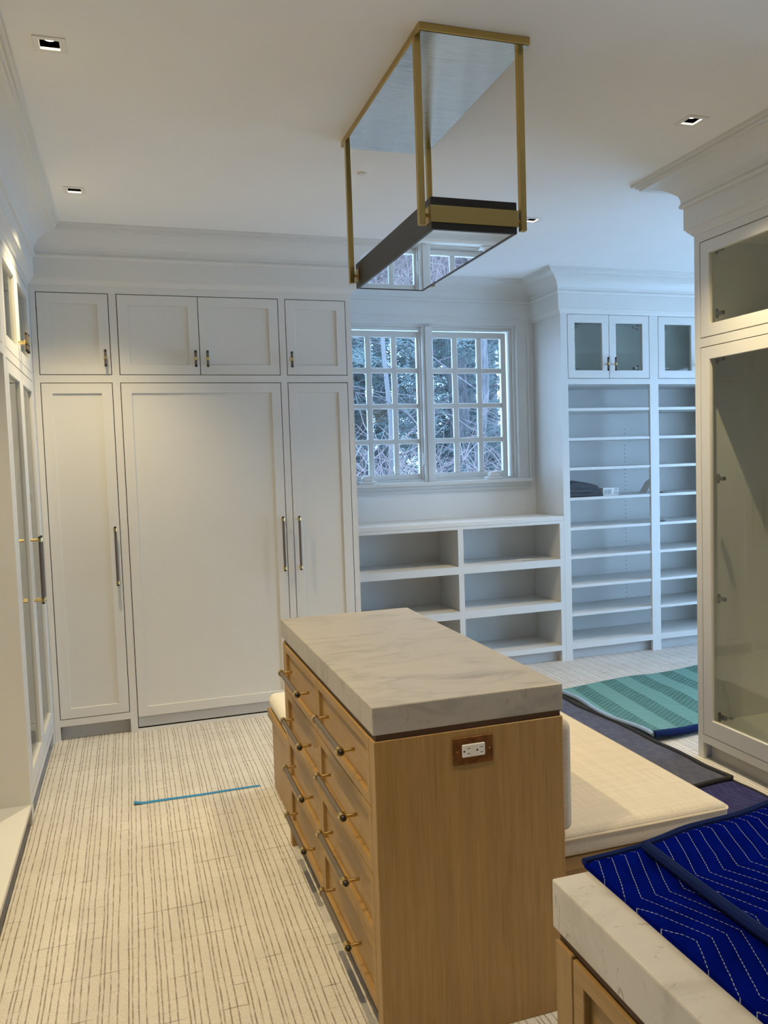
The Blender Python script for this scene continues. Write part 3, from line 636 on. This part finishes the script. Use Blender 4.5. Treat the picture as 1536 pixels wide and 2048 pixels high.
# ------------------------------------------------------------------ small things
b = MB(); bm = b.bm; rows = []
for k in range(15):
    t = k / 14; x = -.053 + .568 * t; y = 3.690 - .006 * t + .002 * math.sin(9 * t); w = .013 - .004 * t; z = .0012 + (.010 if k == 0 else .0)
    rows.append([bm.verts.new((x, y + s * w, z + dz)) for s in (-1, 1) for dz in (0, .001)])
for a, c in zip(rows, rows[1:]):
    for i, j in ((0, 1), (1, 3), (3, 2), (2, 0)): bm.faces.new((a[i], a[j], c[j], c[i]))
bm.faces.new([rows[0][i] for i in (0, 1, 3, 2)]); bm.faces.new([rows[-1][i] for i in (0, 2, 3, 1)])
b.build('tape_strip', M_tape, label='strip of blue tape stuck on the striped carpet', cat='tape')
# folded cloth, box and papers on the shelves
SZ = ZL[5]
cl = empty('folded_cloth', (3.20, EY + .16, SZ), 'folded dark grey cloth lying on the middle shelf', 'cloth')
for k, (z0, z1, xa, xb, ya, yb) in enumerate(((0, .030, 3.055, 3.352, .03, .30), (.022, .062, 3.054, 3.350, .04, .29), (.050, .108, 3.053, 3.330, .05, .28))):
    b = soft_box(xa, EY + ya, SZ + z0 + .0005, xb, EY + yb, SZ + z1, min(.018, (z1 - z0) * .45), .002 + .010 * (k == 2), 34, 16, 6, wob=.0006)
    for v in b.bm.verts:                                            # folds sag towards the right and ripple
        t = max(0, (v.co.x - 3.10) / .25); h_ = v.co.z - SZ
        v.co.z = SZ + h_ * (1 - .42 * t * t) + (.0035 * math.sin(38 * v.co.x + 25 * v.co.y + 2 * k) * min(1, h_ / .03) if h_ > .004 else 0)
    b.build('fold', M_cloth, cl)
pb = empty('small_box', (3.425, EY + .09, SZ), 'small white printed box beside the folded grey cloth', 'box')
MB().box(3.362, EY + .06, SZ + .0003, 3.497, EY + .12, SZ + .058).build('carton', M_paper, pb, 0.001)
b = MB(); yy = EY + .0593
for k in range(6): b.box(3.372 + k * .011, yy, SZ + .010, 3.378 + k * .011, yy + .0008, SZ + .046)
for i in range(3):
    for j in range(2): b.box(3.455 + i * .012, yy, SZ + .010 + j * .012, 3.463 + i * .012, yy + .0008, SZ + .018 + j * .012)
b.ring((3.462, SZ + .036, 3.482, SZ + .052), (3.466, SZ + .040, 3.478, SZ + .048), yy, yy + .0008); b.build('print', M_ink, pb, label='grey printing on the box front')
def paper(pts_bottom, rise, label):
    b = MB(); bm = b.bm; n = 6; A, B = [], []
    (x0, y0, z0), (x1, y1, z1) = pts_bottom
    for k in range(n + 1):
        t = k / n; up = rise(t); A.append([bm.verts.new((x0 + (x1 - x0) * t + d * .0006, y0, z0 + up)) for d in (0, 1)]); B.append([bm.verts.new((x0 + (x1 - x0) * t + d * .0006, y1, z1 + up * .6)) for d in (0, 1)])
    for k in range(n):
        for p, q_ in ((A[k][0], A[k + 1][0]),): bm.faces.new((A[k][0], A[k + 1][0], B[k + 1][0], B[k][0])); bm.faces.new((A[k][1], B[k][1], B[k + 1][1], A[k + 1][1]))
    for row in (A, B):
        for k in range(n): bm.faces.new((row[k][0], row[k][1], row[k + 1][1], row[k + 1][0]))
    bm.faces.new((A[0][0], B[0][0], B[0][1], A[0][1])); bm.faces.new((A[n][0], A[n][1], B[n][1], B[n][0]))
    return b.build('paper_sheet', M_paper, label=label, cat='paper', group='loose papers on the shelves')
paper([(3.735, EY + .06, SZ + .001), (3.80, EY + .16, SZ + .001)], lambda t: .135 * t ** 1.3, 'white paper sheet curling up beside the middle upright of the shelving')
paper([(3.82, EY + .08, SZ + .001), (4.02, EY + .20, SZ + .001)], lambda t: .008 * math.sin(t * 5) ** 2, 'white paper lying flat on the shelf of the right-hand shelving')
paper([(3.825, EY + .05, ZL[4] + .001), (3.99, EY + .13, ZL[4] + .001)], lambda t: .004 + .004 * math.sin(t * 7), 'thin white leaflet lying on the lower shelf with a raised corner')
paper([(3.905, EY + .06, ZL[4] + .011), (3.945, EY + .09, ZL[4] + .011)], lambda t: .055 * t, 'small white paper flap standing up on the lower shelf')
paper([(2.66, EY + .06, .756), (2.80, EY + .16, .756)], lambda t: .004 * math.sin(t * 6) ** 2, 'white scrap of paper in the top right bay of the low bookcase')
# ------------------------------------------------------------------ outside
GZ = -.6
MB().box(-14, YW + 1.5, GZ - .2, 26, 60, GZ).build('ground_outside', M_ground, kind='structure', label='pale ground outside the window, lightened to bounce daylight indoors')
def limb(b, p, d, r, l, n=5, bend=.25, rnd=random, up=.0):
    pts = [p.copy()]; rs = [r]
    for k in range(n):
        d = (d + Vector((rnd.uniform(-bend, bend), rnd.uniform(-bend, bend), rnd.uniform(-bend, bend) + up))).normalized(); p = p + d * (l / n); pts.append(p.copy()); rs.append(r * (1 - .75 * (k + 1) / n))
    b.tube(pts, rs, 4, cap=False); return pts
def pine(x, y, h, r, m, label, seed, nb=60, needles=True, z0=None, lean=0.0):
    rnd = random.Random(seed); t = empty('pine_tree' if needles else 'bare_tree', (x, y, GZ), label, 'tree', 'trees outside the window')
    b = MB(); pts = [Vector((x + lean * k / 8 * h + rnd.uniform(-.04, .04), y, GZ - .05 + h * k / 8)) for k in range(9)]; b.tube(pts, [r * (1 - .06 * k) for k in range(9)], 9); b.build('trunk', m, t)
    br = MB(); nd = MB(); bm = nd.bm
    for k in range(nb):
        z = rnd.uniform(GZ + (1.0 if needles else .9), GZ + min(h, 6.5)); a = rnd.uniform(0, 6.28)
        p = Vector((x + lean * (z - GZ), y, z)); d = Vector((math.cos(a), math.sin(a), rnd.uniform(-.25, .15) if needles else rnd.uniform(.1, .8))).normalized()
        pl = limb(br, p, d, r * rnd.uniform(.10, .22), rnd.uniform(.9, 2.2), 5, .18, rnd, .0 if needles else .03)
        for q_ in pl[1:]:
            for s_ in range(2):
                e = Vector((rnd.uniform(-1, 1), rnd.uniform(-1, 1), rnd.uniform(-.7, .6))).normalized(); sub = limb(br, q_, e, r * .045, rnd.uniform(.3, .8), 3, .3, rnd)
                if needles:
                    for v in sub:
                        for w in range(11):
                            f = Vector((rnd.gauss(0, 1), rnd.gauss(0, 1), rnd.gauss(0, .8))).normalized() * rnd.uniform(.09, .20); g = f.orthogonal().normalized() * .009
                            o = v + Vector((rnd.uniform(-.06, .06), rnd.uniform(-.06, .06), rnd.uniform(-.06, .06)))
                            bm.faces.new([bm.verts.new(o - g), bm.verts.new(o + g), bm.verts.new(o + f)])
    br.build('branches', m, t, kind='stuff', recalc=False)
    if needles: nd.build('foliage', M_needle, t, kind='stuff', recalc=False)
    else: bm.free()
    return t
T0 = time0 = None
pine(4.55, 10.6, 9, .17, M_bark, 'dark pine trunk showing through the right casement', 1, 44)
pine(3.05, 11.4, 9, .16, M_bark, 'dark pine with dense needles behind the left casement', 2, 48)
pine(5.45, 12.4, 9, .20, M_bark, 'thick dark pine at the right side of the window view', 3, 44)
pine(3.95, 13.6, 9, .15, M_bark, 'distant pine between the two casements', 4, 48)
pine(2.1, 13.0, 9, .17, M_bark, 'pine beyond the left edge of the window', 5, 44)
pine(6.9, 14.5, 9, .18, M_bark, 'distant pine right of the window view', 6, 40)
for k, (x, y) in enumerate(((2.9, 17.0), (4.3, 18.0), (5.5, 17.2), (6.9, 18.2), (8.3, 17.5))): pine(x, y, 10, .2, M_bark, ('far pine filling the view through the left panes', 'far pine behind the middle of the left casement', 'far pine behind the window mullion', 'far pine behind the middle of the right casement', 'far pine filling the view through the right panes')[k], 60 + k, 24)
pine(3.66, 9.6, 8, .10, M_bark, 'leafless dark trunk seen through the first column of right casement panes', 7, 18, False, lean=.01)
pine(4.18, 9.4, 8, .075, M_bark, 'thick leafless dark trunk seen through the last column of right casement panes', 9, 18, False, lean=.06)
pine(3.02, 9.0, 7, .035, M_pale, 'thin pale bare sapling outside the left casement', 8, 24, False, lean=-.02)
def shrub(x, y, seed, label):
    rnd = random.Random(seed); b = MB()
    for k in range(56):
        p = Vector((x + rnd.uniform(-.5, .5), y + rnd.uniform(-.35, .35), GZ)); d = Vector((rnd.uniform(-.5, .5), rnd.uniform(-.4, .4), 1)).normalized()
        pl = limb(b, p, d, .010, rnd.uniform(1.5, 2.6), 7, .26, rnd)
        for q_ in pl[2:]:
            for s_ in range(3): limb(b, q_, Vector((rnd.uniform(-1, 1), rnd.uniform(-1, 1), rnd.uniform(.0, 1))).normalized(), .006, rnd.uniform(.25, .6), 3, .3, rnd)
    b.build('leafless_shrub', M_twig, label=label, cat='shrub', group='leafless shrubs under the window', recalc=False)
for k, x in enumerate((2.05, 2.85, 3.65, 4.45, 5.25)):
    shrub(x, 8.0 + .2 * (k % 2), 30 + k, ('leafless reddish shrub at the left edge of the window', 'leafless reddish shrub outside the left casement', 'leafless reddish shrub outside the middle of the window', 'leafless reddish shrub outside the right casement', 'leafless reddish shrub at the right edge of the window')[k])
